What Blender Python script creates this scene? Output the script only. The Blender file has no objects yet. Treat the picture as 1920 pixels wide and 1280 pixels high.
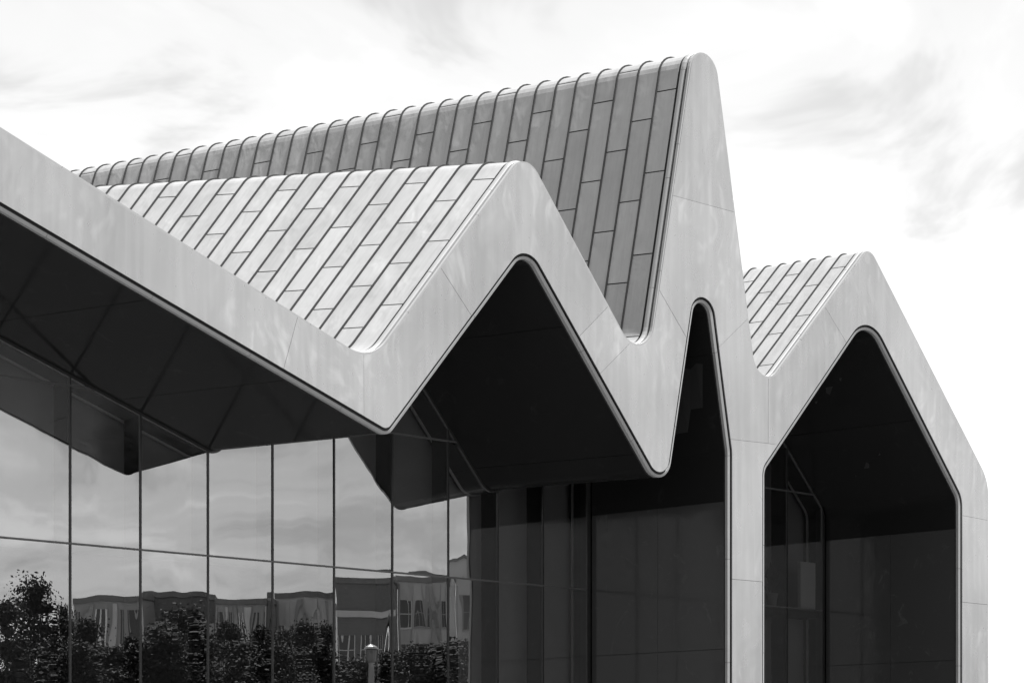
import bpy, bmesh, math, random
import numpy as np
from mathutils import Vector

random.seed(7); rng = np.random.default_rng(7)
sc = bpy.context.scene
col = sc.collection

# ------------------------------------------------------------------ camera, sky, sun, exposure
CX, XR, XL, HY, CAMZ = 960.0, 5300.0, -3500.0, 1480.0, 1.6
FPX = math.sqrt((XR - CX) * (CX - XL)); ANG = math.atan((XR - CX) / FPX)
D0, DEP = 34.0, 4.25            # facade plane, depth of the overhang
YG = D0 + DEP                   # glass plane

cam = bpy.data.cameras.new('camera'); camo = bpy.data.objects.new('camera', cam); col.objects.link(camo)
camo.location = (0, 0, CAMZ); camo.rotation_euler = (math.pi / 2, 0, ANG - math.pi / 2)
cam.sensor_width = 36; cam.sensor_fit = 'HORIZONTAL'; cam.lens = FPX / 1920 * 36
cam.shift_y = (HY - 640) / 1920; cam.clip_end = 5000; cam.clip_start = 0.1
sc.camera = camo

SUN = Vector((0.25, -0.28, 0.92)).normalized()
w = bpy.data.worlds.new('World'); sc.world = w; w.use_nodes = True
nt = w.node_tree; nt.nodes.clear(); N = nt.nodes.new; L = nt.links.new
out = N('ShaderNodeOutputWorld'); bg = N('ShaderNodeBackground'); bg.inputs[1].default_value = 0.1
sky = N('ShaderNodeTexSky'); sky.sky_type = 'NISHITA'; sky.sun_disc = False
sky.sun_elevation = math.asin(SUN.z); sky.sun_rotation = math.atan2(SUN.x, SUN.y)
bw = N('ShaderNodeRGBToBW'); L(sky.outputs[0], bw.inputs[0])
tc = N('ShaderNodeTexCoord'); sep = N('ShaderNodeSeparateXYZ'); L(tc.outputs['Generated'], sep.inputs[0])
def M(op, a, b=None, clamp=False):
    n = N('ShaderNodeMath'); n.operation = op; n.use_clamp = clamp
    for i, v in enumerate((a, b)):
        if v is None: continue
        if isinstance(v, (int, float)): n.inputs[i].default_value = v
        else: L(v, n.inputs[i])
    return n.outputs[0]
zz = M('ADD', M('MAXIMUM', sep.outputs[2], 0.0), 0.22)
cmb = N('ShaderNodeCombineXYZ')
L(M('DIVIDE', sep.outputs[0], zz), cmb.inputs[0]); L(M('DIVIDE', sep.outputs[1], zz), cmb.inputs[1])
def noise(scale, detail, rough, dist, loc=(0, 0, 0)):
    mp = N('ShaderNodeMapping'); L(cmb.outputs[0], mp.inputs[0]); mp.inputs['Location'].default_value = loc
    n = N('ShaderNodeTexNoise'); n.inputs['Scale'].default_value = scale; n.inputs['Detail'].default_value = detail
    n.inputs['Roughness'].default_value = rough; n.inputs['Distortion'].default_value = dist
    L(mp.outputs[0], n.inputs[0]); return n.outputs[0]
def ramp(fac, stops):
    r = N('ShaderNodeValToRGB'); L(fac, r.inputs[0]); r.color_ramp.interpolation = 'EASE'
    e = r.color_ramp.elements
    while len(e) < len(stops): e.new(0.5)
    for k, (p, v) in zip(e, stops): k.position = p; k.color = (v, v, v, 1)
    return r.outputs[0]
big = noise(1.0, 4, 0.5, 0.35, (6.8, 0, 0))
fine = noise(3.6, 5, 0.55, 0.7, (0.4, 5.2, 0))
CLOUD_LO, CLOUD_HI = 0.21, 0.43
cl = M('ADD', M('MULTIPLY', big, 0.52), M('MULTIPLY', fine, 0.48))
clr = ramp(cl, [(0.38, 0.0), (0.46, 0.38), (0.53, 0.75), (0.62, 1.0)])
bright = M('ADD', M('MULTIPLY', clr, (CLOUD_HI - CLOUD_LO) * 10), CLOUD_LO * 10)
hz = M('ADD', M('MULTIPLY', M('POWER', 2.71828, M('MULTIPLY', M('MAXIMUM', sep.outputs[2], 0.0), -2.2)), 1.08), 0.46)   # thin bright haze towards the horizon
mixs = M('MULTIPLY', M('ADD', M('MULTIPLY', M('MINIMUM', bw.outputs[0], 9.0), 0.05), M('MULTIPLY', bright, 0.95)), hz)
L(mixs, bg.inputs[0]); L(bg.outputs[0], out.inputs[0])

sl = bpy.data.lights.new('sun', 'SUN'); sl.energy = 5.0; sl.angle = math.radians(3.0); sl.color = (1, 1, 1)
so = bpy.data.objects.new('sun', sl); col.objects.link(so); so.rotation_euler = SUN.to_track_quat('Z', 'Y').to_euler()
so.location = (0, -30, 60)

sc.view_settings.view_transform = 'Standard'; sc.view_settings.look = 'None'
sc.view_settings.exposure = 1.35; sc.view_settings.gamma = 1
sc.cycles.max_bounces = 10; sc.cycles.transparent_max_bounces = 16; sc.cycles.caustics_reflective = False
sc.cycles.caustics_refractive = False

# ------------------------------------------------------------------ measuring helpers
Fv = np.array([math.cos(ANG), math.sin(ANG), 0]); Rv = np.array([math.sin(ANG), -math.cos(ANG), 0]); Uv = np.array([0, 0, 1.0])
def un(px, py, Y):
    """point of the vertical plane Y that stands at this place of the photograph"""
    d = Fv + Rv * (px - CX) / FPX + Uv * (HY - py) / FPX
    t = Y / d[1]; return (d[0] * t, CAMZ + d[2] * t)
def pr(P):
    P = np.array(P, float) - [0, 0, CAMZ]; q = P @ Fv
    return CX + FPX * (P @ Rv) / q, HY - FPX * (P @ Uv) / q
def cross(l1, l2):
    (a, b), (c, d) = l1, l2
    a, b, c, d = map(np.array, (a, b, c, d)); r = b - a; s = d - c
    t = ((c - a)[0] * s[1] - (c - a)[1] * s[0]) / (r[0] * s[1] - r[1] * s[0])
    return a + r * t

# ------------------------------------------------------------------ object helpers
def link(name, me, mat=None, parent=None):
    o = bpy.data.objects.new(name, me); col.objects.link(o)
    if mat is not None and me is not None and not me.materials: me.materials.append(mat)
    if parent is not None: o.parent = parent
    return o
def mesh(name, verts, faces, mat=None, parent=None, smooth=False):
    me = bpy.data.meshes.new(name); me.from_pydata([tuple(map(float, v)) for v in verts], [], faces); me.update()
    if smooth:
        me.polygons.foreach_set('use_smooth', [True] * len(me.polygons))
    return link(name, me, mat, parent)
def empty(name, loc, label, cat, group=None):
    o = bpy.data.objects.new(name, None); col.objects.link(o); o.location = loc
    o['label'] = label; o['category'] = cat
    if group: o['group'] = group
    return o
class MB:
    def __init__(s): s.v = []; s.f = []
    def add(s, v, f):
        b = len(s.v); s.v += [tuple(p) for p in v]; s.f += [tuple(i + b for i in q) for q in f]
    def box(s, x0, x1, y0, y1, z0, z1):
        s.add([(x0, y0, z0), (x1, y0, z0), (x1, y1, z0), (x0, y1, z0), (x0, y0, z1), (x1, y0, z1), (x1, y1, z1), (x0, y1, z1)],
              [(3, 2, 1, 0), (4, 5, 6, 7), (0, 1, 5, 4), (1, 2, 6, 5), (2, 3, 7, 6), (3, 0, 4, 7)])
    def tube(s, pts, rads, n=8):
        pts = [Vector(p) for p in pts]; rings = []
        for i, p in enumerate(pts):
            d = (pts[min(i + 1, len(pts) - 1)] - pts[max(i - 1, 0)]).normalized()
            a = d.orthogonal().normalized(); b = d.cross(a)
            rings.append([tuple(p + (a * math.cos(k * 2 * math.pi / n) + b * math.sin(k * 2 * math.pi / n)) * rads[i]) for k in range(n)])
        f = [(i * n + k, i * n + (k + 1) % n, (i + 1) * n + (k + 1) % n, (i + 1) * n + k) for i in range(len(pts) - 1) for k in range(n)]
        f += [tuple(range(n))[::-1], tuple(range((len(pts) - 1) * n, len(pts) * n))]
        s.add([p for r in rings for p in r], f)
    def build(s, name, mat, parent=None, smooth=False): return mesh(name, s.v, s.f, mat, parent, smooth)

# ------------------------------------------------------------------ materials (all neutral: the photograph is black and white)
def mat(name, v, rough=0.6, metal=0.0, spec=0.5):
    m = bpy.data.materials.new(name); m.use_nodes = True
    b = m.node_tree.nodes['Principled BSDF']
    b.inputs['Base Color'].default_value = (v, v, v, 1); b.inputs['Roughness'].default_value = rough
    b.inputs['Metallic'].default_value = metal; b.inputs['Specular IOR Level'].default_value = spec
    return m
class NT:
    """small helper to write node graphs"""
    def __init__(s, m): s.t = m.node_tree; s.b = s.t.nodes['Principled BSDF']; s.co = s.t.nodes.new('ShaderNodeTexCoord')
    def n(s, k): return s.t.nodes.new(k)
    def l(s, a, b): s.t.links.new(a, b)
    def map(s, scale=(1, 1, 1), rot=(0, 0, 0), src=None):
        m = s.n('ShaderNodeMapping'); s.l(src or s.co.outputs['Object'], m.inputs[0])
        m.inputs['Scale'].default_value = scale; m.inputs['Rotation'].default_value = rot; return m.outputs[0]
    def noise(s, vec, scale, detail=4, rough=0.55, dist=0.0):
        n = s.n('ShaderNodeTexNoise'); s.l(vec, n.inputs[0]); n.inputs['Scale'].default_value = scale
        n.inputs['Detail'].default_value = detail; n.inputs['Roughness'].default_value = rough; n.inputs['Distortion'].default_value = dist
        return n.outputs[0]
    def m(s, op, a, b=None, c=None, clamp=False):
        n = s.n('ShaderNodeMath'); n.operation = op; n.use_clamp = clamp
        for i, v in enumerate((a, b, c)):
            if v is None: continue
            if isinstance(v, (int, float)): n.inputs[i].default_value = v
            else: s.l(v, n.inputs[i])
        return n.outputs[0]
    def rng(s, v, a, b, c, d):
        n = s.n('ShaderNodeMapRange'); s.l(v, n.inputs[0])
        for i, x in enumerate((a, b, c, d)): n.inputs[i + 1].default_value = x
        return n.outputs[0]
    def grey(s, v): s.l(v, s.b.inputs['Base Color'])
    def bump(s, h, dist, strength=1.0):
        n = s.n('ShaderNodeBump'); n.inputs['Distance'].default_value = dist; n.inputs['Strength'].default_value = strength
        s.l(h, n.inputs['Height']); return n.outputs[0]

def zinc_roof():
    m = mat('zinc_roof', 0.3, 0.42, 0.0, 0.35); g = NT(m)
    oi = g.n('ShaderNodeObjectInfo')
    streak = g.noise(g.map((0.7, 9, 0.7)), 1.6, 5, 0.6, 0.3)
    patch = g.noise(g.map((1, 1, 1)), 0.9, 4, 0.6, 0.8)
    speck = g.noise(g.map((1, 1, 1)), 16, 3, 0.6)
    v = g.m('ADD', g.rng(streak, 0.3, 0.7, -0.018, 0.018), g.rng(patch, 0.3, 0.7, -0.02, 0.02))
    v = g.m('ADD', v, g.rng(speck, 0.66, 0.8, 0.0, 0.05))
    v = g.m('ADD', v, g.rng(oi.outputs['Random'], 0, 1, -0.02, 0.02))
    g.grey(g.m('ADD', v, 0.288))
    g.l(g.rng(patch, 0.3, 0.7, 0.36, 0.52), g.b.inputs['Roughness'])
    oil = g.noise(g.map((0.8, 1.4, 0.8)), 1.5, 2, 0.5, 0.6)
    g.l(g.bump(oil, 0.04), g.b.inputs['Normal'])
    return m
def zinc_fascia():
    m = mat('zinc_fascia', 0.3, 0.38, 0.65, 0.5); g = NT(m)
    oi = g.n('ShaderNodeObjectInfo')
    # swirling wipe marks: rings of a distorted wave, shown only in patches
    warp = g.n('ShaderNodeVectorMath'); warp.operation = 'MULTIPLY_ADD'
    nz = g.n('ShaderNodeTexNoise'); g.l(g.map((0.7, 0.7, 0.7)), nz.inputs[0]); nz.inputs['Scale'].default_value = 0.9; nz.inputs['Detail'].default_value = 1
    g.l(nz.outputs[1], warp.inputs[0]); warp.inputs[1].default_value = (1.5, 1.5, 1.5); g.l(g.map((1, 1, 1)), warp.inputs[2])
    wv = g.noise(g.map((1, 1, 0.3), src=warp.outputs[0]), 4.2, 3, 0.5, 0.0)
    patch = g.noise(g.map((1, 1, 1)), 0.55, 2, 0.5, 0.0)
    mask = g.rng(patch, 0.44, 0.62, 0.0, 1.0)
    sw = g.m('MULTIPLY', g.rng(wv, 0.52, 0.72, 0.0, 1.0), mask)
    soft = g.noise(g.map((0.5, 1, 0.35)), 1.3, 3, 0.5, 0.0)
    drip = g.noise(g.map((5, 1, 0.3)), 1.2, 2, 0.5, 0.0)
    v = g.m('ADD', g.m('MULTIPLY', sw, 0.085), g.rng(soft, 0.3, 0.7, -0.022, 0.022))
    v = g.m('ADD', v, g.rng(drip, 0.4, 0.75, -0.008, 0.04))
    broad = g.noise(g.map((1, 1, 1)), 0.16, 2, 0.5, 0.0)
    v = g.m('ADD', v, g.rng(broad, 0.36, 0.64, -0.035, 0.035))
    v = g.m('ADD', v, g.rng(oi.outputs['Random'], 0, 1, -0.02, 0.02))
    g.grey(g.m('ADD', v, 0.385))
    g.l(g.rng(wv, 0.35, 0.7, 0.26, 0.42), g.b.inputs['Roughness'])
    # sheets are never quite flat: the normal wanders a little over several metres
    def wander(scale, amp):
        n = g.n('ShaderNodeTexNoise'); g.l(g.map(), n.inputs[0]); n.inputs['Scale'].default_value = scale; n.inputs['Detail'].default_value = 1
        a_ = g.n('ShaderNodeVectorMath'); a_.operation = 'SUBTRACT'; g.l(n.outputs[1], a_.inputs[0]); a_.inputs[1].default_value = (.5, .5, .5)
        b_ = g.n('ShaderNodeVectorMath'); b_.operation = 'SCALE'; g.l(a_.outputs[0], b_.inputs[0]); b_.inputs['Scale'].default_value = amp; return b_.outputs[0]
    ge = g.n('ShaderNodeNewGeometry'); va = g.n('ShaderNodeVectorMath'); va.operation = 'ADD'; g.l(wander(0.2, .32), va.inputs[0]); g.l(wander(0.9, .07), va.inputs[1])
    vb = g.n('ShaderNodeVectorMath'); vb.operation = 'ADD'; g.l(va.outputs[0], vb.inputs[0]); g.l(ge.outputs['Normal'], vb.inputs[1])
    vn = g.n('ShaderNodeVectorMath'); vn.operation = 'NORMALIZE'; g.l(vb.outputs[0], vn.inputs[0]); g.l(vn.outputs[0], g.b.inputs['Normal'])
    return m
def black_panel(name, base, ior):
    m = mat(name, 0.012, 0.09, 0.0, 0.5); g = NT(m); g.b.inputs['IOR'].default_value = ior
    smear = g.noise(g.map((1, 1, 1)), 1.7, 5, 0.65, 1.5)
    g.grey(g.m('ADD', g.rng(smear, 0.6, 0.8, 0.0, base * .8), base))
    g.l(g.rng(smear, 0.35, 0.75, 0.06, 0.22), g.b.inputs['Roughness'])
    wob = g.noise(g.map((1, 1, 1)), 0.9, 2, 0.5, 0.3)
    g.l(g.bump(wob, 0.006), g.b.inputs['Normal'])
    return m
def glass():
    m = bpy.data.materials.new('coated_glass'); m.use_nodes = True; t = m.node_tree; t.nodes.clear()
    n = t.nodes.new; l = t.links.new
    o = n('ShaderNodeOutputMaterial'); mx = n('ShaderNodeMixShader'); gl = n('ShaderNodeBsdfGlossy'); tr = n('ShaderNodeBsdfTransparent')
    gl.inputs['Roughness'].default_value = 0.0; gl.inputs['Color'].default_value = (0.97, 0.97, 0.97, 1)
    tr.inputs[0].default_value = (0.62, 0.62, 0.62, 1)
    lw = n('ShaderNodeFresnel'); lw.inputs[0].default_value = 1.5
    mr = n('ShaderNodeMapRange'); l(lw.outputs[0], mr.inputs[0]); mr.inputs[1].default_value = 0.04; mr.inputs[2].default_value = 1
    mr.inputs[3].default_value = 0.40; mr.inputs[4].default_value = 1.0
    co = n('ShaderNodeTexCoord'); mp = n('ShaderNodeMapping'); l(co.outputs['Object'], mp.inputs[0]); mp.inputs['Scale'].default_value = (1.25, 1, 0.34)
    oi = n('ShaderNodeObjectInfo'); cb = n('ShaderNodeCombineXYZ'); ml = n('ShaderNodeMath'); ml.operation = 'MULTIPLY'; l(oi.outputs['Random'], ml.inputs[0]); ml.inputs[1].default_value = 40
    l(ml.outputs[0], cb.inputs[1]); l(cb.outputs[0], mp.inputs['Location'])
    nz = n('ShaderNodeTexNoise'); l(mp.outputs[0], nz.inputs[0]); nz.inputs['Scale'].default_value = 0.75; nz.inputs['Detail'].default_value = 1.5; nz.inputs['Roughness'].default_value = 0.4
    nz.inputs['Distortion'].default_value = 0.4
    bp = n('ShaderNodeBump'); bp.inputs['Strength'].default_value = 1; bp.inputs['Distance'].default_value = 0.0045; l(nz.outputs[0], bp.inputs['Height'])
    l(bp.outputs[0], gl.inputs['Normal']); l(mr.outputs[0], mx.inputs[0]); l(tr.outputs[0], mx.inputs[1]); l(gl.outputs[0], mx.inputs[2]); l(mx.outputs[0], o.inputs[0])
    return m
def mottled(name, v, dv, scale, rough=0.8, bump=0.0):
    m = mat(name, v, rough); g = NT(m)
    a = g.noise(g.map(), scale, 5, 0.6)
    g.grey(g.m('ADD', g.rng(a, 0.3, 0.7, -dv, dv), v))
    if bump: g.l(g.bump(a, bump), g.b.inputs['Normal'])
    return m
def brick(name, v, mortar, sx):
    m = mat(name, v, 0.85); g = NT(m)
    cb = g.n('ShaderNodeSeparateXYZ'); g.l(g.co.outputs['Object'], cb.inputs[0])
    c2 = g.n('ShaderNodeCombineXYZ'); g.l(g.m('ADD', cb.outputs[0], cb.outputs[1]), c2.inputs[0]); g.l(cb.outputs[2], c2.inputs[1])
    b = g.n('ShaderNodeTexBrick'); g.l(c2.outputs[0], b.inputs[0]); b.inputs['Scale'].default_value = sx
    b.inputs['Color1'].default_value = (v, v, v, 1); b.inputs['Color2'].default_value = (v * .8, v * .8, v * .8, 1); b.inputs['Mortar'].default_value = (mortar,) * 3 + (1,)
    g.l(b.outputs[0], g.b.inputs['Base Color']); return m
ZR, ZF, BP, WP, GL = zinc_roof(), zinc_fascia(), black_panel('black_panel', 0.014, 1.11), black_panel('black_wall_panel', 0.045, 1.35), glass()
TRIM = mottled('metal_trim', 0.28, 0.015, 2.5, 0.3)
SEAM = mottled('batten_shade_deck', 0.013, 0.005, 6, 0.6)  # shade at the zinc battens put in as near-black; dark deck shares it
DARK = mat('shadow_gap_black', 0.012, 0.7)
FRAME = mottled('frame_dark', 0.016, 0.004, 5, 0.35)
RAIL = mottled('rail_grey', 0.07, 0.01, 5, 0.3)
FIN = mottled('fin_dark', 0.022, 0.006, 4, 0.5)
FIN.node_tree.nodes['Principled BSDF'].inputs['Specular IOR Level'].default_value = 0.08
LINER = mottled('inner_lining', 0.44, 0.04, 0.8, 0.8)
PALE = mottled('inner_reveal', 0.85, 0.04, 2, 0.6)
PAVE = mottled('paving', 0.15, 0.03, 0.4, 0.85)
BARK = mottled('bark', 0.06, 0.02, 8, 0.9)
def leafmat(name, v):
    m = mat(name, v, 0.75, 0, 0.2); g = NT(m); oi = g.n('ShaderNodeObjectInfo')
    a = g.noise(g.map(), 2.2, 3, 0.6)
    g.grey(g.m('ADD', g.rng(a, 0.3, 0.7, -v * .45, v * .45), v)); return m
LEAF = leafmat('leaves', 0.03); LEAF2 = leafmat('leaves_light', 0.045)
BRICK = brick('dark_brick', 0.11, 0.16, 3.2); STONE = mottled('pale_stone', 0.42, 0.05, 0.6, 0.8); CLAD = mottled('grey_cladding', 0.26, 0.04, 0.5, 0.7)
SLATE = mottled('slate_roof', 0.13, 0.03, 1.4, 0.7); PANE = mat('house_pane', 0.03, 0.08); WFR = mat('white_frame', 0.6, 0.5)
SLATE2 = mottled('added_screen_grey', 0.07, 0.02, 0.8, 0.8)
LAMPW = mat('lamp_white', 0.2, 0.4); STEEL = mat('lamp_steel', 0.3, 0.4)

# ------------------------------------------------------------------ profiles of the zigzag front
class Poly:
    """rounded polyline in the facade plane; every point carries (x, z, skew, rise)"""
    def __init__(s, corners, n=12):
        P = []
        for i, (x, z, r, sk, ri) in enumerate(corners):
            c = np.array([x, z])
            if r <= 0 or i in (0, len(corners) - 1): P.append((x, z, sk, ri)); continue
            a = np.array(corners[i - 1][:2]) - c; b = np.array(corners[i + 1][:2]) - c
            la, lb = np.linalg.norm(a), np.linalg.norm(b); a /= la; b /= lb
            th = math.acos(max(-1, min(1, a @ b))) / 2; T = min(r / math.tan(th), la * .49, lb * .49); r = T * math.tan(th)
            bis = (a + b) / np.linalg.norm(a + b); o = c + bis * r / math.sin(th)
            v0 = c + a * T - o; v1 = c + b * T - o
            a0 = math.atan2(v0[1], v0[0]); a1 = math.atan2(v1[1], v1[0]); da = (a1 - a0 + math.pi) % (2 * math.pi) - math.pi
            for k in range(n + 1):
                q = a0 + da * k / n; P.append((o[0] + r * math.cos(q), o[1] + r * math.sin(q), sk, ri))
        s.p = np.array(P); d = np.linalg.norm(np.diff(s.p[:, :2], axis=0), axis=1); keep = np.r_[True, d > 1e-5]
        s.p = s.p[keep]; d = np.linalg.norm(np.diff(s.p[:, :2], axis=0), axis=1)
        s.s = np.r_[0, np.cumsum(d)]; s.len = s.s[-1]
        t = np.diff(s.p[:, :2], axis=0) / d[:, None]; t = np.vstack([t[:1], (t[:-1] + t[1:]), t[-1:]]); t /= np.linalg.norm(t, axis=1)[:, None]
        s.nl = np.stack([-t[:, 1], t[:, 0]], 1)          # left-hand normal (outwards / up)
    def at(s, q): return np.array([np.interp(q, s.s, s.p[:, k]) for k in range(4)])
    def nrm(s, q):
        v = np.array([np.interp(q, s.s, s.nl[:, k]) for k in range(2)]); return v / np.linalg.norm(v)
    def near(s, P):
        best = (1e9, 0)
        for i in range(len(s.p) - 1):
            a = s.p[i, :2]; b = s.p[i + 1, :2]; ab = b - a; t = np.clip(((P - a) @ ab) / (ab @ ab), 0, 1); dd = np.linalg.norm(a + ab * t - P)
            if dd < best[0]: best = (dd, s.s[i] + t * (s.s[i + 1] - s.s[i]))
        return best[1]
    def qs(s, a, b):
        m = s.s[(s.s > a + 1e-4) & (s.s < b - 1e-4)]; return [a] + list(m) + [b]
    def sub(s, a, b):
        lo, hi = min(a, b), max(a, b); L_ = [s.at(q)[:2] for q in s.qs(lo, hi)]; return L_ if a <= b else L_[::-1]
    def off(s, d):
        """copy moved sideways by d (left positive)"""
        o = object.__new__(Poly); o.p = s.p.copy(); o.p[:, :2] += s.nl * d; o.nl = s.nl.copy(); o.s = s.s.copy(); o.len = s.len; return o
    def pos(s, q, t, d=0.0):
        x, z, sk, ri = s.at(q); n = s.nrm(q); return (x + n[0] * d + sk * t, D0 + t, z + n[1] * d + ri * t)

def C(l1, l2): return un(*cross(l1, l2), D0)
def solve_r(prev, c, nxt, target, top):
    """radius whose rounded corner reaches image height `target`"""
    lo, hi = 0.02, 4.0
    for _ in range(40):
        m = (lo + hi) / 2
        P = Poly([(*prev, 0, 0, 0), (*c, m, 0, 0), (*nxt, 0, 0, 0)]).p
        ys = [pr((x, D0, z))[1] for x, z, _, _ in P[1:-1]]
        y = min(ys) if top else max(ys)
        if (y < target) == top: lo = m
        else: hi = m
    return m
oa = ((0, 240), (635, 641.3)); ob = ((730, 632), (955, 322)); oc = ((1047, 400), (1170, 630)); od = ((1225, 600), (1285, 180))
oe = ((1350, 187), (1405, 622)); of = ((1472, 675), (1600, 500)); og = ((1645, 495), (1786, 772)); oh = ((1852, 950), (1852, 1200))
ia = ((0, 379), (680, 779)); ib = ((740, 785), (950, 500)); ic = ((1015, 505), (1135, 720)); id_ = ((1264, 787), (1295, 570))
ie = ((1340, 595), (1370, 834)); ik = ((1371.5, 900), (1371.5, 1200)); il = ((1428, 900), (1428, 1200)); if_ = ((1470, 814), (1585, 643))
ig = ((1662, 652), (1798, 922)); ih = ((1803, 1000), (1803, 1200))
def build_profile(lines, first, targets, last):
    cs = [C(lines[i], lines[i + 1]) for i in range(len(lines) - 1)]
    allc = [first[-1][:2]] + cs + [last[0][:2]]
    o = list(first)
    for i, c in enumerate(cs):
        tg, sk, ri = targets[i]
        r = tg[1] if tg[0] == 'r' else solve_r(allc[i], c, allc[i + 2], tg[1], tg[0] == 't')
        o.append((*c, r, sk, ri))
    return Poly(o + list(last))
def on_line(l, px):
    (x0, y0), (x1, y1) = l; return un(px, y0 + (y1 - y0) * (px - x0) / (x1 - x0), D0)
A0 = on_line(oa, -330); A1 = on_line(ia, -330)
ground_r = C(oh, ((0, 3000), (10, 3000)))[0]
OUT = build_profile([oa, ob, oc, od, oe, of, og, oh],
    [(A0[0] - 5.6, -0.2, 0, 0, 0), (A0[0] - 5.6, 7.5, 0.8, 0, 0), (A0[0], A0[1], 0.9, -.22, .05)],
    [(('b', 662), -.22, .05), (('t', 304), -.22, .095), (('b', 646), -.24, .03), (('t', 100), -.217, 0), (('b', 706.5), -.12, 0), (('t', 472), -.1, .007), (('r', 1.0), -.05, 0)],
    [(ground_r, -0.2, 0, -.03, 0)])
gx1 = un(1371.5, 900, D0)[0]; gx2 = un(1428, 900, D0)[0]; gx3 = un(1803, 1000, D0)[0]
IN1 = build_profile([ia, ib, ic, id_, ie, ik],
    [(A0[0] - 4.6, -0.2, 0, 0, 0), (A0[0] - 4.6, 7.2, 0.6, 0, 0), (A1[0], A1[1], 0.7, -.22, 0)],
    [(('b', 802), -.22, 0), (('t', 475), -.22, 0), (('b', 884.5), -.22, 0), (('t', 557), -.12, 0), (('r', 0.7), 0, 0)],
    [(gx1, -0.2, 0, 0, 0)])
IN2 = build_profile([il, if_, ig, ih], [(gx2, -0.2, 0, 0, 0)],
    [(('r', 0.45), 0, 0), (('t', 609), -.06, 0), (('r', 0.6), 0, 0)], [(gx3, -0.2, 0, 0, 0)])

# ------------------------------------------------------------------ ground
g = mesh('ground', [(-3000, -3000, 0), (3000, -3000, 0), (3000, 3000, 0), (-3000, 3000, 0)], [(0, 1, 2, 3)], PAVE); g['kind'] = 'structure'

# ------------------------------------------------------------------ the museum
MUS = empty('museum_building', (OUT.at(0)[0] + 17, D0, 0), 'zigzag zinc roofed museum with folded pale metal front and dark glass wall', 'museum')
from mathutils import Matrix
INV = Matrix.Translation(-Vector(MUS.location))
def part(o):
    o.parent = MUS; o.matrix_parent_inverse = INV; return o
def sub(o, p):
    o.parent = p; return o          # p sits at the world origin of MUS's frame, so no offset is needed

def sweep(name, poly, section, mt, length=None):
    """closed section [(sideways, t)] swept along a profile, in one run or in butted lengths"""
    n = len(section); m = 1 if length is None else max(1, round(poly.len / length))
    for c in range(m):
        a = poly.len * c / m + (.004 if c else 0); b = poly.len * (c + 1) / m - (.004 if c < m - 1 else 0)
        v = []; qs = poly.qs(a, b); j_ = 0 if length is None else rng.uniform(-.002, .002)
        for q in qs:
            x, z, sk, ri = poly.at(q); nx, nz = poly.nrm(q)
            for d, t in section: v.append((x + nx * (d + j_) + sk * max(t, 0), D0 + t, z + nz * (d + j_) + ri * max(t, 0)))
        f = [(i * n + k, i * n + (k + 1) % n, (i + 1) * n + (k + 1) % n, (i + 1) * n + k) for i in range(len(qs) - 1) for k in range(n)]
        f += [tuple(range(n))[::-1], tuple(range((len(qs) - 1) * n, len(qs) * n))]
        part(mesh(name, v, f, mt))

# fascia panels -----------------------------------------------------
OFF = OUT.off(-0.03)
def so_(px, py): return OFF.near(np.array(un(px, py, D0)))
def s1_(px, py): return IN1.near(np.array(un(px, py, D0)))
def s2_(px, py): return IN2.near(np.array(un(px, py, D0)))
G = 0.0032
def W(px, py): return np.array(un(px, py, D0))
jo = [so_(317, 455), so_(557, 593), so_(680, 662), so_(827, 505), so_(1137, 577), so_(1180, 644), so_(1237, 545)]
ji = [s1_(297, 550), s1_(530, 693), s1_(680, 785), s1_(880, 588), s1_(1088, 627), s1_(1127, 697), s1_(1284, 632)]
kA, kB = so_(1257, 365), so_(1376, 398); kC, kD = so_(1398, 598), s1_(1352, 650)
vO = so_(1439, 706); vP = W(1439, 831); hI = s1_(1370, 823); hJ = s2_(1456, 833); rI1 = s1_(1372, 1085); rI2 = s2_(1428, 1090)
pO, pI = so_(1546, 576), s2_(1587, 645); qO, qI = so_(1762, 722), s2_(1712, 756); rO, rI = so_(1852, 975), s2_(1803, 966); tO, tI = so_(1852, 1133), s2_(1803, 1128)
def panels(G):
    P = []
    lo = so_(-330, 60); 
    lft = OFF.near(np.array([A0[0], A0[1]])); lfi = IN1.near(np.array([A1[0], A1[1]]))
    P.append(OFF.sub(0, lft - G) + IN1.sub(lfi - G, 0))
    P.append(OFF.sub(lft + G, jo[1] - G) + IN1.sub(ji[1] - G, lfi + G))
    for i in range(1, 6): P.append(OFF.sub(jo[i] + G, jo[i + 1] - G) + IN1.sub(ji[i + 1] - G, ji[i] + G))
    P.append(OFF.sub(kA + G, kB - G))
    P.append(OFF.sub(jo[6] + G, kA - G) + OFF.sub(kB + G, kC - G) + IN1.sub(kD - G, ji[6] + G))
    ex = np.array([G, 0]); ez = np.array([0, G])
    P.append(OFF.sub(kC + G, vO - G) + [vP - ex + ez] + IN1.sub(hI - G, kD + G))
    P.append(OFF.sub(vO + G, pO - G) + IN2.sub(pI - G, hJ + G) + [vP + ex + ez])
    P.append(IN1.sub(rI1 - G, hI + G) + [vP - ez] + IN2.sub(hJ - G, rI2 + G))
    P.append(IN1.sub(IN1.len, rI1 + G) + IN2.sub(rI2 - G, 0))
    P.append(OFF.sub(pO + G, rO - G) + IN2.sub(rI - G, pI + G))
    P.append(OFF.sub(rO + G, tO - G) + IN2.sub(tI - G, rI + G))
    P.append(OFF.sub(tO + G, OFF.len) + IN2.sub(IN2.len, tI + G))
    return P
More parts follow.
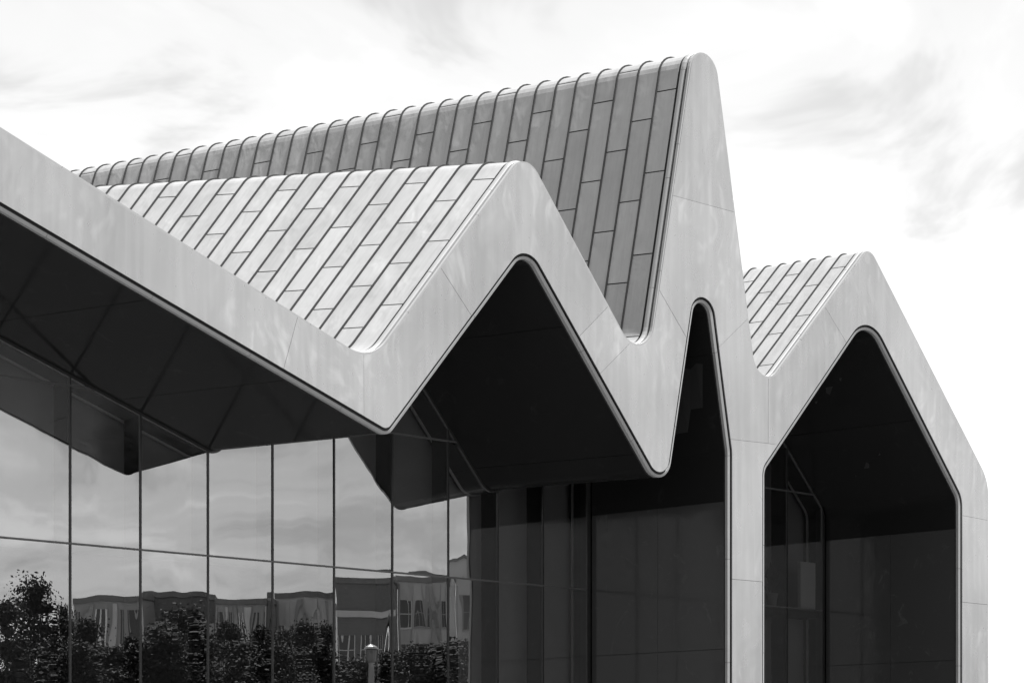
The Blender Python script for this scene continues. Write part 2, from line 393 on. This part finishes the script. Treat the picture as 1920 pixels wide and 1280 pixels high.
def slab(pts, y0, y1):
    n = len(pts); v = [(x, y0, z) for x, z in pts] + [(x, y1, z) for x, z in pts]
    ar = sum(pts[i][0] * pts[(i + 1) % n][1] - pts[(i + 1) % n][0] * pts[i][1] for i in range(n))
    f0 = tuple(range(n)) if ar > 0 else tuple(range(n))[::-1]
    sides = [(i, (i + 1) % n, n + (i + 1) % n, n + i) if ar < 0 else (i, n + i, n + (i + 1) % n, (i + 1) % n) for i in range(n)]
    return v, [f0] + sides
for i, P in enumerate(panels(G)):
    o = part(mesh('fascia_panel', *slab(P, D0 - 0.02 - 0.0015 * (i % 3), D0 + 0.02), ZF))
mb = MB()
for P in panels(0.0): mb.add(*slab(P, D0 + 0.006, D0 + 0.05))
part(mb.build('fascia_backing', DARK))

# edge trims of the front: verge roll above, shadow gap and pale strip below
VERGE = [(-.03, -.012), (.012, -.012), (.012, .045), (-.03, .045)]
sweep('verge_edge', OUT, VERGE, TRIM, 3.0)
ROLL = [(-.03, .093)] + [(.006 + .032 * math.sin(q), .15 - .055 * math.cos(q)) for q in np.linspace(0.15, math.pi - .15, 6)] + [(-.03, .207)]
sweep('verge_roll', OUT, ROLL, TRIM, 2.6)
for k, I in enumerate((IN1, IN2)):
    sweep('shadow_gap', I, [(-.0, .03), (-.0, .12), (-.125, .12), (-.125, .10), (-.05, .10), (-.05, .03)], DARK)
    sweep('edge_strip', I, [(-.058, .0), (-.058, .07), (-.118, .09), (-.118, .02)], TRIM, 2.4)

# roof deck, sheets and battens ---------------------------------------
BACK = 20.0
def deck(name, poly, t0, t1, d, mt, q0=0, q1=None):
    qs = poly.qs(q0, poly.len if q1 is None else q1); v = []
    ts = np.linspace(t0, t1, max(2, int((t1 - t0) / .5) + 1)); n = len(ts)
    for q in qs: v += [poly.pos(q, t, d) for t in ts]
    f = [(n * i + j, n * i + j + 1, n * i + n + j + 1, n * i + n + j) for i in range(len(qs) - 1) for j in range(n - 1)]
    return part(mesh(name, v, f, mt))
ROOF = deck('roof', OUT, 0.05, BACK, -0.02, SEAM)
# stations: tops and bottoms of the folds
def ext(px, py): return OUT.near(np.array(un(px, py, D0)))
sA0 = OUT.near(np.array([A0[0], A0[1]])); sV1, sA2, sV2, sA1, sV3, sA3 = ext(681, 662), ext(970, 304), ext(1196, 646), ext(1308, 100), ext(1438, 706), ext(1617, 472)
sR = ext(1852, 930)
slopes = [ # q_top, q_bottom, spacing, first joint, panel length, individual depth
    (sA0, 0.0, .55, .7, 1.95, 0), (sA0, sV1, .55, .7, 1.95, 0),
    (sA2, sV1, .555, .55, 1.95, 12.9), (sA2, sV2, .555, .6, 1.95, 0),
    (sA1, sV2, .535, .95, 1.95, 18.9), (sA1, sV3, .535, .9, 1.95, 0),
    (sA3, sV3, .435, .5, 1.95, 4.4), (sA3, OUT.len, .435, .7, 1.95, 0)]
def sheet(poly, qa, qb, t0, t1):
    qs = poly.qs(min(qa, qb), max(qa, qb)); k = len(qs); H = .010
    v = []
    for q in qs: v += [poly.pos(q, t0, H), poly.pos(q, t1, H)]
    for q in qs: v += [poly.pos(q, t0, -.002), poly.pos(q, t1, -.002)]
    b = 2 * k
    f = [(2 * i, 2 * i + 1, 2 * i + 3, 2 * i + 2) for i in range(k - 1)]
    f += [(b + 2 * i, 2 * i, 2 * i + 2, b + 2 * i + 2) for i in range(k - 1)] + [(2 * i + 1, b + 2 * i + 1, b + 2 * i + 3, 2 * i + 3) for i in range(k - 1)]
    f += [(0, b, b + 1, 1), (2 * k - 2, 2 * k - 1, b + 2 * k - 1, b + 2 * k - 2)]
    return v, f
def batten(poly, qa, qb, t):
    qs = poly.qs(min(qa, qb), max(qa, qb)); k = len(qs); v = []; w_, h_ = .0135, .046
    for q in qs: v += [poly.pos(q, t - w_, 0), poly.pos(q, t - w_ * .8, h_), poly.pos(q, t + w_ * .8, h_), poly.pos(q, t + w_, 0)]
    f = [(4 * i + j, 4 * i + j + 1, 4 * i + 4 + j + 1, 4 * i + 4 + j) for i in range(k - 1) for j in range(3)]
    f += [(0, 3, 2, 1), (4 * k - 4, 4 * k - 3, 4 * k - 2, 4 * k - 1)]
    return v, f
rest = MB(); n_ind = 0; rest_b = MB()
bridge = [pr(OUT.pos(sA2, t)) for t in np.linspace(0, 19, 40)]      # ridge in front of the high roof
for si, (qt, qb, spc, first, plen, ind) in enumerate(slopes):
    dirn = 1 if qb > qt else -1; length = abs(qb - qt)
    t = 0.25; k = 0
    while t < BACK - 0.1:
        t1 = min(t + spc - (0.25 - .0 if False else 0) if k else 0.25 + spc - .05, BACK)
        cuts = [0.0]; q = first + (k % 3) * plen / 3 + rng.uniform(-.02, .02)
        if q > plen * .95: q -= plen
        if q < .25: q += plen
        while q < length - .12: cuts.append(q); q += plen
        cuts.append(length)
        ridge_cut = cuts[0]
        for j in range(len(cuts) - 1):
            a = cuts[j] + (.015 if j else 0); b = cuts[j + 1] - (.015 if j < len(cuts) - 2 else .0)
            v, f = sheet(OUT, qt + dirn * a, qt + dirn * b, t + .010, t1 - .010)
            if dirn < 0: f = [q_[::-1] for q_ in f]
            f = [q_[::-1] for q_ in f]
            show = ind > 0 and t < ind
            if show and si == 4 and t > 2.2:
                px, py = pr(OUT.pos(qt + dirn * a, t)); yb = np.interp(px, [p[0] for p in bridge][::-1], [p[1] for p in bridge][::-1])
                if py > yb + 30: show = False
            if show and si == 2:
                px, py = pr(OUT.pos(qt + dirn * a, t))
                if py > 240 + .632 * px + 40: show = False
            if show:
                sub(mesh('roof_panel', v, f, ZR), ROOF); n_ind += 1
            else: rest.add(v, f)
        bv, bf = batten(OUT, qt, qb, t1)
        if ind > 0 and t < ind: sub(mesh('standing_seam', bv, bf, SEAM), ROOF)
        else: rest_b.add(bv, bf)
        t = t1; k += 1
print('individual roof panels', n_ind)
o = sub(rest.build('roof_sheeting', ZR), ROOF); o['kind'] = 'stuff'
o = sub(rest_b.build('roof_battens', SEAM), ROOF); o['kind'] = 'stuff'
# rear wall
pts = [OUT.pos(q, BACK - .05, -.01) for q in OUT.qs(0, OUT.len)]
part(mesh('rear_wall', pts, [tuple(range(len(pts)))], CLAD))

# soffits and return walls ---------------------------------------------
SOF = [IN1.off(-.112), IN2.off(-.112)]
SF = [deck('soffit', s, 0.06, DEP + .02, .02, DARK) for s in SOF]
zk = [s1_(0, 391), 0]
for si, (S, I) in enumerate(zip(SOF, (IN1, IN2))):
    ref = s1_(0, 379) if si == 0 else 0.9
    cuts = []
    q = ref + 3.39 if si == 0 else 1.2
    q0 = q
    while q > .6: cuts.append(q); q -= 3.36
    q = q0 + 3.36
    while q < S.len - .6: cuts.append(q); q += 3.36
    cuts = [0.0] + sorted(cuts) + [S.len]
    for a, b in zip(cuts[:-1], cuts[1:]):
        vert = abs(S.nrm((a + b) / 2)[1]) < .05
        ts = [0.07, 2.13, DEP] if vert else [0.07, DEP]
        for t0, t1 in zip(ts[:-1], ts[1:]):
            qs = S.qs(a + .006, b - .006); v = []; k = len(qs)
            for q in qs: v += [S.pos(q, t0 + .004, 0), S.pos(q, t1 - .004, 0)]
            for q in qs: v += [S.pos(q, t0 + .004, .012), S.pos(q, t1 - .004, .012)]
            f = [(2 * i, 2 * i + 1, 2 * i + 3, 2 * i + 2) for i in range(k - 1)]
            B_ = 2 * k; f += [(B_ + 2 * i, 2 * i, 2 * i + 2, B_ + 2 * i + 2) for i in range(k - 1)] + [(0, B_, B_ + 1, 1), (2 * k - 2, 2 * k - 1, B_ + 2 * k - 1, B_ + 2 * k - 2)]
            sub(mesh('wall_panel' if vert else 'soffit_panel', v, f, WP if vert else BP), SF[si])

# glazing ----------------------------------------------------------------
def head_fn(S):
    P = [S.pos(q, DEP) for q in S.qs(0, S.len)]
    xs = np.array([p[0] for p in P]); zs = np.array([p[2] for p in P]); return xs, zs
ZT = [0.25, 3.33, 6.40, 9.47, 12.54, 15.6, 18.7]
mull1 = [26.51 - 1.703 * k for k in range(8, 0, -1)] + [26.51, 28.19, 29.89, 31.6, 33.31, 35.01, 36.72, 38.30, 39.81]
mull2 = [43.98, 45.68, 47.39, 49.09]
for S, mulls in zip(SOF, (mull1, mull2)):
    xs, zs = head_fn(S)
    # strictly rising x for the head line
    order = []; mx = -1e9
    xl, xr = xs[0], xs[-1]
    hx = xs[1:-1].copy(); hz = zs[1:-1].copy()
    hx = np.maximum.accumulate(hx + np.arange(len(hx)) * 1e-7)
    def head(x): return float(np.interp(x, hx, hz))
    mulls = [m for m in mulls if xl + .3 < m < xr - .3]
    edges = [xl + .03] + mulls + [xr - .03]
    for a, b in zip(edges[:-1], edges[1:]):
        for z0, z1 in zip(ZT[:-1], ZT[1:]):
            a_, b_ = a + .012, b - .012; lo, hi = z0 + .012, z1 - .012
            X = [a_] + [x for x in hx if a_ < x < b_] + [b_]
            X = sorted(set(X) | set(np.linspace(a_, b_, 5)))
            top = [(x, min(hi, head(x) - .01)) for x in X]
            top = [(x, max(z, lo)) for x, z in top]
            if max(z for _, z in top) < lo + .03: continue
            poly = [(a_, lo), (b_, lo)] + top[::-1]
            # drop repeated points
            pp = []
            for p in poly:
                if not pp or np.hypot(p[0] - pp[-1][0], p[1] - pp[-1][1]) > 1e-3: pp.append(p)
            if np.hypot(pp[0][0] - pp[-1][0], pp[0][1] - pp[-1][1]) < 1e-3: pp.pop()
            if len(pp) < 3: continue
            cxm, czm = (a + b) / 2, (z0 + z1) / 2; ra, rb = rng.normal(0, .0016), rng.normal(0, .001)
            v = [(x, YG + (x - cxm) * ra + (z - czm) * rb, z) for x, z in pp]
            part(mesh('glass_pane', v, [tuple(range(len(v)))], GL))
    for m in mulls:
        h_ = head(m); mb = MB(); mb.box(m - .02, m + .02, YG - .022, YG + .05, 0, h_ + .02); part(mb.build('mullion', FRAME))
        mb = MB(); mb.box(m - .035, m + .035, YG + .052, YG + .50, 0, h_ + .02); part(mb.build('fin', FIN))
    for z in ZT:
        runs = []; X = np.linspace(xl, xr, 700); ins = [head(x) > z + .02 for x in X]; st = None
        for x, q in zip(X, ins):
            if q and st is None: st = x
            if (not q) and st is not None: runs.append((st, x)); st = None
        if st is not None: runs.append((st, xr))
        for a, b in runs:
            mb = MB(); mb.box(a, b, YG - .026, YG + .04, z - .018, z + .018); part(mb.build('transom', RAIL))
    # jambs beside the return walls
    mb = MB(); mb.box(xr - .16, xr - .001, YG - .03, YG + .2, 0, head(xr - .16) - .01); part(mb.build('jamb', FRAME))
    mb = MB(); mb.box(xl + .001, xl + .1, YG - .03, YG + .2, 0, head(xl + .1) - .01); part(mb.build('jamb', FRAME))
    # head frame, inner lining and back wall
    def ring(name, d0, d1, t0, t1, mt):
        v = []; qs = S.qs(0, S.len)
        for q in qs: v += [S.pos(q, t0, d0), S.pos(q, t1, d0), S.pos(q, t1, d1), S.pos(q, t0, d1)]
        f = [(4 * i + j, 4 * i + (j + 1) % 4, 4 * i + 4 + (j + 1) % 4, 4 * i + 4 + j) for i in range(len(qs) - 1) for j in range(4)]
        return part(mesh(name, v, f, mt))
    ring('head_frame', .03, -.05, DEP - .03, DEP + .06, FRAME)
    ring('head_lining', .03, -.06, DEP + .062, DEP + .52, FIN)
    ring('reveal_edge', .02, -.10, DEP + .525, DEP + .56, PALE)
    pts = [S.pos(q, DEP + .75, .03) for q in S.qs(0, S.len)]
    part(mesh('inner_wall', pts, [tuple(range(len(pts)))], LINER))

# ------------------------------------------------------------------ what stands before the front and shows in the glass
def refl(px, py, Yv):
    X, Z = un(px, py, Yv); return X, 2 * YG - Yv, Z

def leaf_mesh(name, n, rx, rz, seed, taper=1.0, leaf=.15):
    r = np.random.default_rng(seed); nc = 52
    # clumps spread through an uneven crown, radius shrinking upwards
    cz = r.uniform(0.05, 1, nc); ca = r.uniform(0, 2 * math.pi, nc)
    rad = (np.sin(np.clip(cz, 0.03, 1) ** .75 * math.pi * .93 + .12)) ** .8 * (1 - .35 * taper * cz)
    rr = rad * np.sqrt(r.uniform(.15, 1, nc)) * r.uniform(.75, 1.15, nc)
    cen = np.stack([np.cos(ca) * rr * rx, np.sin(ca) * rr * rx, cz * rz], 1)
    size = r.uniform(.09, .27, nc) * rx
    k = r.integers(0, nc, n); P = cen[k] + r.normal(0, 1, (n, 3)) * size[k][:, None] * np.array([.8, .8, .62])
    a = r.normal(0, 1, (n, 3)); a /= np.linalg.norm(a, axis=1)[:, None]; b = np.cross(a, r.normal(0, 1, (n, 3))); b /= np.linalg.norm(b, axis=1)[:, None]
    s = (leaf * r.uniform(.6, 1.3, n))[:, None]
    V = np.stack([P - a * s * .5, P + b * s * .28, P + a * s * .5, P - b * s * .28], 1).reshape(-1, 3)
    me = bpy.data.meshes.new(name); me.from_pydata(V.tolist(), [], [(4 * i, 4 * i + 1, 4 * i + 2, 4 * i + 3) for i in range(n)]); me.update()
    return me
def trunk_mesh(name, rz, rx, seed):
    r = random.Random(seed); mb = MB(); h = rz
    mb.tube([(0, 0, -.1), (.04, .02, h * .25), (-.05, .05, h * .55), (.03, -.04, h * .95)], [.14, .11, .075, .02], 8)
    for k in range(9):
        z = h * (.25 + .07 * k); a = k * 2.4 + r.random(); q = rx * (.75 - .05 * k)
        mb.tube([(0, 0, z), (math.cos(a) * q * .5, math.sin(a) * q * .5, z + h * .06), (math.cos(a) * q, math.sin(a) * q, z + h * .13)], [.05, .03, .01], 5)
    me = bpy.data.meshes.new(name); me.from_pydata(mb.v, [], mb.f); me.update(); return me
KIND = []
for i in range(5):
    lm = leaf_mesh('crown', 17000, 1.3, 6.0, 50 + i, [1, .6, 1.2, .3, .9][i], .115); lm.materials.append(LEAF if i != 2 else LEAF2)
    tm = trunk_mesh('trunk', 6.6, .9, i); tm.materials.append(BARK); KIND.append((lm, tm))
ROW = 'row of small trees mirrored along the foot of the glass wall'
def tree(px, py, Yv, rx, kind, label, group=None):
    X, Y, Z = refl(px, py, Yv); e = empty('street_tree', (X, Y, 0), label, 'tree', group)
    lm, tm = KIND[kind]
    c = link('crown', lm, None, e); c.location = (0, 0, Z * .16); c.scale = (rx / 1.3, rx / 1.3, Z * .80 / 6.0); c.rotation_euler = (0, 0, rng.uniform(0, 6.28))
    t = link('trunk', tm, None, e); t.scale = (rx / 1.3, rx / 1.3, Z * .9 / 6.6)
    return e
tree(60, 1078, 66, 1.55, 0, 'tallest tree mirrored in the leftmost glass bay', ROW)
tree(8, 1120, 62, 1.2, 2, 'slim tree mirrored at the left edge of the glass wall', ROW)
tree(118, 1128, 70, .95, 3, 'narrow tree mirrored beside the first mullion from the left', ROW)
tree(165, 1158, 66, 1.1, 1, 'tree mirrored in front of the grey gable in the second glass bay', ROW)
tree(238, 1186, 64, 1.0, 4, 'short tree mirrored just left of the second mullion', ROW)
tree(335, 1142, 72, 1.9, 0, 'broad dark tree mirrored in the middle of the third glass bay', ROW)
tree(292, 1172, 66, 1.1, 2, 'pale leaved tree mirrored right of the second mullion', ROW)
tree(425, 1160, 70, 1.4, 4, 'tree mirrored in the left half of the fourth glass bay', ROW)
tree(487, 1172, 66, 1.2, 1, 'tree mirrored left of the fourth mullion', ROW)
tree(568, 1168, 68, 1.15, 3, 'tree mirrored in the middle of the fifth glass bay', ROW)
tree(606, 1170, 70, 1.1, 0, 'tree mirrored against the terrace left of the fifth mullion', ROW)
tree(530, 1180, 70, 1.3, 2, 'pale leaved tree mirrored right of the fourth mullion', ROW)
for px, py, kd, where in [
        (20, 1205, 1, 'in the left half of the first bay'), (95, 1200, 4, 'in the right half of the first bay'), (140, 1215, 0, 'just right of the first mullion'),
        (200, 1222, 2, 'in the middle of the second bay'), (262, 1218, 3, 'across the second mullion'), (310, 1200, 1, 'in the left half of the third bay'),
        (372, 1195, 4, 'in the right half of the third bay'), (455, 1212, 0, 'in the middle of the fourth bay'), (515, 1225, 3, 'across the fourth mullion'),
        (588, 1222, 1, 'in the right half of the fifth bay'), (640, 1242, 4, 'just right of the fifth mullion'), (668, 1236, 0, 'left of the street lamp'),
        (745, 1236, 2, 'just right of the sixth mullion'), (785, 1222, 3, 'in the middle of the seventh bay'), (828, 1214, 1, 'in the right half of the seventh bay'),
        (862, 1205, 4, 'against the dark return wall')]:
    tree(px, py - 14 + rng.uniform(-10, 6), 60 + rng.uniform(0, 4), 1.75, kd, 'low bushy hedge tree mirrored ' + where, 'hedge of low trees before the museum')

def block(name, label, cat, px0, px1, ytop, DF, depth, wall, cols, rows, top='flat', band=None, strip=False):
    """a building whose front faces the museum; the place of its front follows from where the glass mirrors it"""
    u = ((px0 + px1) / 2 - CX) / FPX; P = Fv * DF + Rv * u * DF
    wd = (px1 - px0) / FPX * DF; Z = CAMZ + (HY - ytop) / FPX * DF
    e = empty(name, (P[0], 2 * YG - P[1], 0), label, cat); e.rotation_euler = (0, 0, math.radians(225))
    h = wd / 2; eave = Z if top == 'flat' else Z - wd * .34
    if top == 'flat':
        mb = MB(); mb.box(-h, h, 0, depth, 0, Z - .35); mb.build('wall', wall, e)
        mb = MB(); mb.box(-h - .12, h + .12, -.14, depth + .12, Z - .348, Z); mb.build('parapet', SLATE, e)
    else:
        Q = [(-h, 0), (h, 0), (h, eave), (0, Z - .2), (-h, eave)]
        v = [(x, 0, z) for x, z in Q] + [(x, depth, z) for x, z in Q]
        mesh('wall', v, [(0, 1, 2, 3, 4), (9, 8, 7, 6, 5), (0, 5, 6, 1), (1, 6, 7, 2), (4, 9, 5, 0)], wall, e)
        mb = MB(); q = .18
        for sx in (-1, 1):
            xe = sx * (h + q); ze = eave - q * .68
            mb.add([(0, -q, Z - .17), (xe, -q, ze), (xe, depth + q, ze), (0, depth + q, Z - .17), (0, -q, Z), (xe, -q, ze + .17), (xe, depth + q, ze + .17), (0, depth + q, Z)],
                   [(0, 1, 2, 3), (7, 6, 5, 4), (0, 4, 5, 1), (1, 5, 6, 2), (2, 6, 7, 3)])
        rf = mb.build('roof', SLATE, e)
        mb = MB(); mb.box(-h * .6, -h * .6 + .5, depth * .4, depth * .4 + .5, eave, Z + .3); mb.build('chimney', wall, rf)
    if band:
        mb = MB(); mb.box(-h - .06, h + .06, -.16, -.002, band[0], band[0] + band[1]); mb.build('cornice', STONE, e)
    zt = band[0] if band else eave - .5
    cw = wd / cols
    for c in range(cols):
        xm = -h + cw * (c + .5)
        for k in range(rows):
            z0 = .8 + k * (zt - .8) / rows; hh = (zt - .8) / rows * (.94 if strip else .62); hw = cw * (.16 if strip else .27)
            mb = MB(); mb.box(xm - hw - .07, xm - hw, -.06, -.002, z0, z0 + hh); mb.box(xm + hw, xm + hw + .07, -.06, -.002, z0, z0 + hh)
            mb.box(xm - hw - .1, xm + hw + .1, -.09, -.002, z0 - .12, z0); mb.box(xm - .025, xm + .025, -.035, -.022, z0, z0 + hh); mb.box(xm - hw, xm + hw, -.035, -.022, z0 + hh * .5 - .025, z0 + hh * .5 + .025)
            wn = mb.build('window', STONE if wall is BRICK else WFR if (c + k) % 3 == 0 else CLAD, e)
            mb = MB(); mb.box(xm - hw, xm + hw, -.02, -.002, z0, z0 + hh); mb.build('pane', PANE, wn)
    for c in range(cols + 1):
        if wall is BRICK: break
        xm = min(max(-h + cw * c, -h + .12), h - .12)
        mb = MB(); mb.box(xm - .11, xm + .11, -.11, -.002, 0, zt - .02); mb.build('pilaster', STONE if (c % 2 == 0) else CLAD, e)
    return e
block('apartment_block', 'grey block with tall dark windows mirrored in the second glass bay', 'building', 136, 258, 1121, 152, 5, CLAD, 4, 2, strip=True)
block('apartment_block', 'low dark brick block under a pale band mirrored in the third glass bay', 'building', 264, 388, 1119, 156, 5, BRICK, 4, 3, band=(11.3, 1.2))
block('apartment_block', 'grey terrace block mirrored in the fourth glass bay', 'building', 394, 506, 1126, 152, 5, CLAD, 5, 2, strip=True)
block('apartment_block', 'pale terrace block mirrored in the fifth glass bay', 'building', 512, 624, 1115, 154, 5, STONE, 5, 3)
block('brick_house', 'dark brick house under a pale cornice mirrored in the sixth glass bay', 'house', 636, 734, 1074, 146, 5, BRICK, 3, 4, band=(12.6, .4))
block('stone_house', 'tall pale tenement with rows of dark windows mirrored in the seventh glass bay', 'house', 742, 838, 1072, 150, 5, STONE, 3, 5)
block('stone_house', 'highest pale gable mirrored at the dark edge of the return wall', 'house', 842, 920, 1036, 154, 6, STONE, 2, 4, top='gable')

# street lamp
X, Y, Z = refl(695, 1203, 58); LP = empty('street_lamp', (X, Y, 0), 'white lantern street lamp mirrored near the foot of the sixth glass bay', 'lamp')
mb = MB(); mb.tube([(0, 0, 0), (0, 0, .5), (0, 0, .55), (0, 0, Z - .6)], [.09, .08, .035, .03], 12); mb.build('post', STEEL, LP)
mb = MB(); mb.tube([(0, 0, Z - .62), (0, 0, Z - .55), (0, 0, Z - .2), (0, 0, Z - .18)], [.05, .11, .16, .07], 16); mb.build('lantern', LAMPW, LP)
mb = MB(); mb.tube([(0, 0, Z - .17), (0, 0, Z - .1), (0, 0, Z)], [.24, .2, .03], 16); mb.build('cap', LAMPW, LP)

# small things behind the right-hand glazing
X, Z = un(1449, 1136, YG + .3)
PT = empty('potted_plant', (X, YG + .33, 6.42), 'small potted plant standing behind the right hand window', 'plant')
mb = MB(); mb.tube([(0, 0, 0), (0, 0, .32), (0, 0, .36), (0, 0, .36)], [.11, .16, .175, .15], 14); mb.build('pot', CLAD, PT)
mb = MB()
for k in range(60):
    a = random.uniform(0, 6.28); el = random.uniform(.3, 1.3); r0 = random.uniform(.1, .3); bz = .36 + random.uniform(0, .45)
    p = Vector((math.cos(a) * r0 * math.cos(el), math.sin(a) * r0 * math.cos(el), bz + r0 * math.sin(el))); q = Vector((-math.sin(a), math.cos(a), .2)) * .05
    mb.add([tuple(Vector((0, 0, bz - .1)) * .4 + p * .6), tuple(p + q), tuple(p * 1.2), tuple(p - q)], [(0, 1, 2, 3)])
mb.build('leaves', LEAF, PT)
X, Z = un(1500, 1140, YG + .4)
o = MB(); o.box(-.32, .32, -.05, .05, 0, 1.25); o.box(-.28, .28, -.056, -.0505, .05, 1.2)
bd = o.build('display_board', PALE); bd.location = (X - .05, YG + .14, 6.42); bd['label'] = 'white upright board standing behind the right hand window'; bd['category'] = 'board'
mb = MB(); mb.box(13.2, 37.6, YG + .58, YG + .70, 0, 6.30); part(mb.build('added_dark_screen', SLATE2))  # made-up dark screen, added to cover the brightly lit lining behind the lower panes
mb = MB(); mb.box(gx2 + .2, gx3 - .2, YG + .07, YG + .74, 6.2, 6.418); part(mb.build('inner_ledge', FIN))
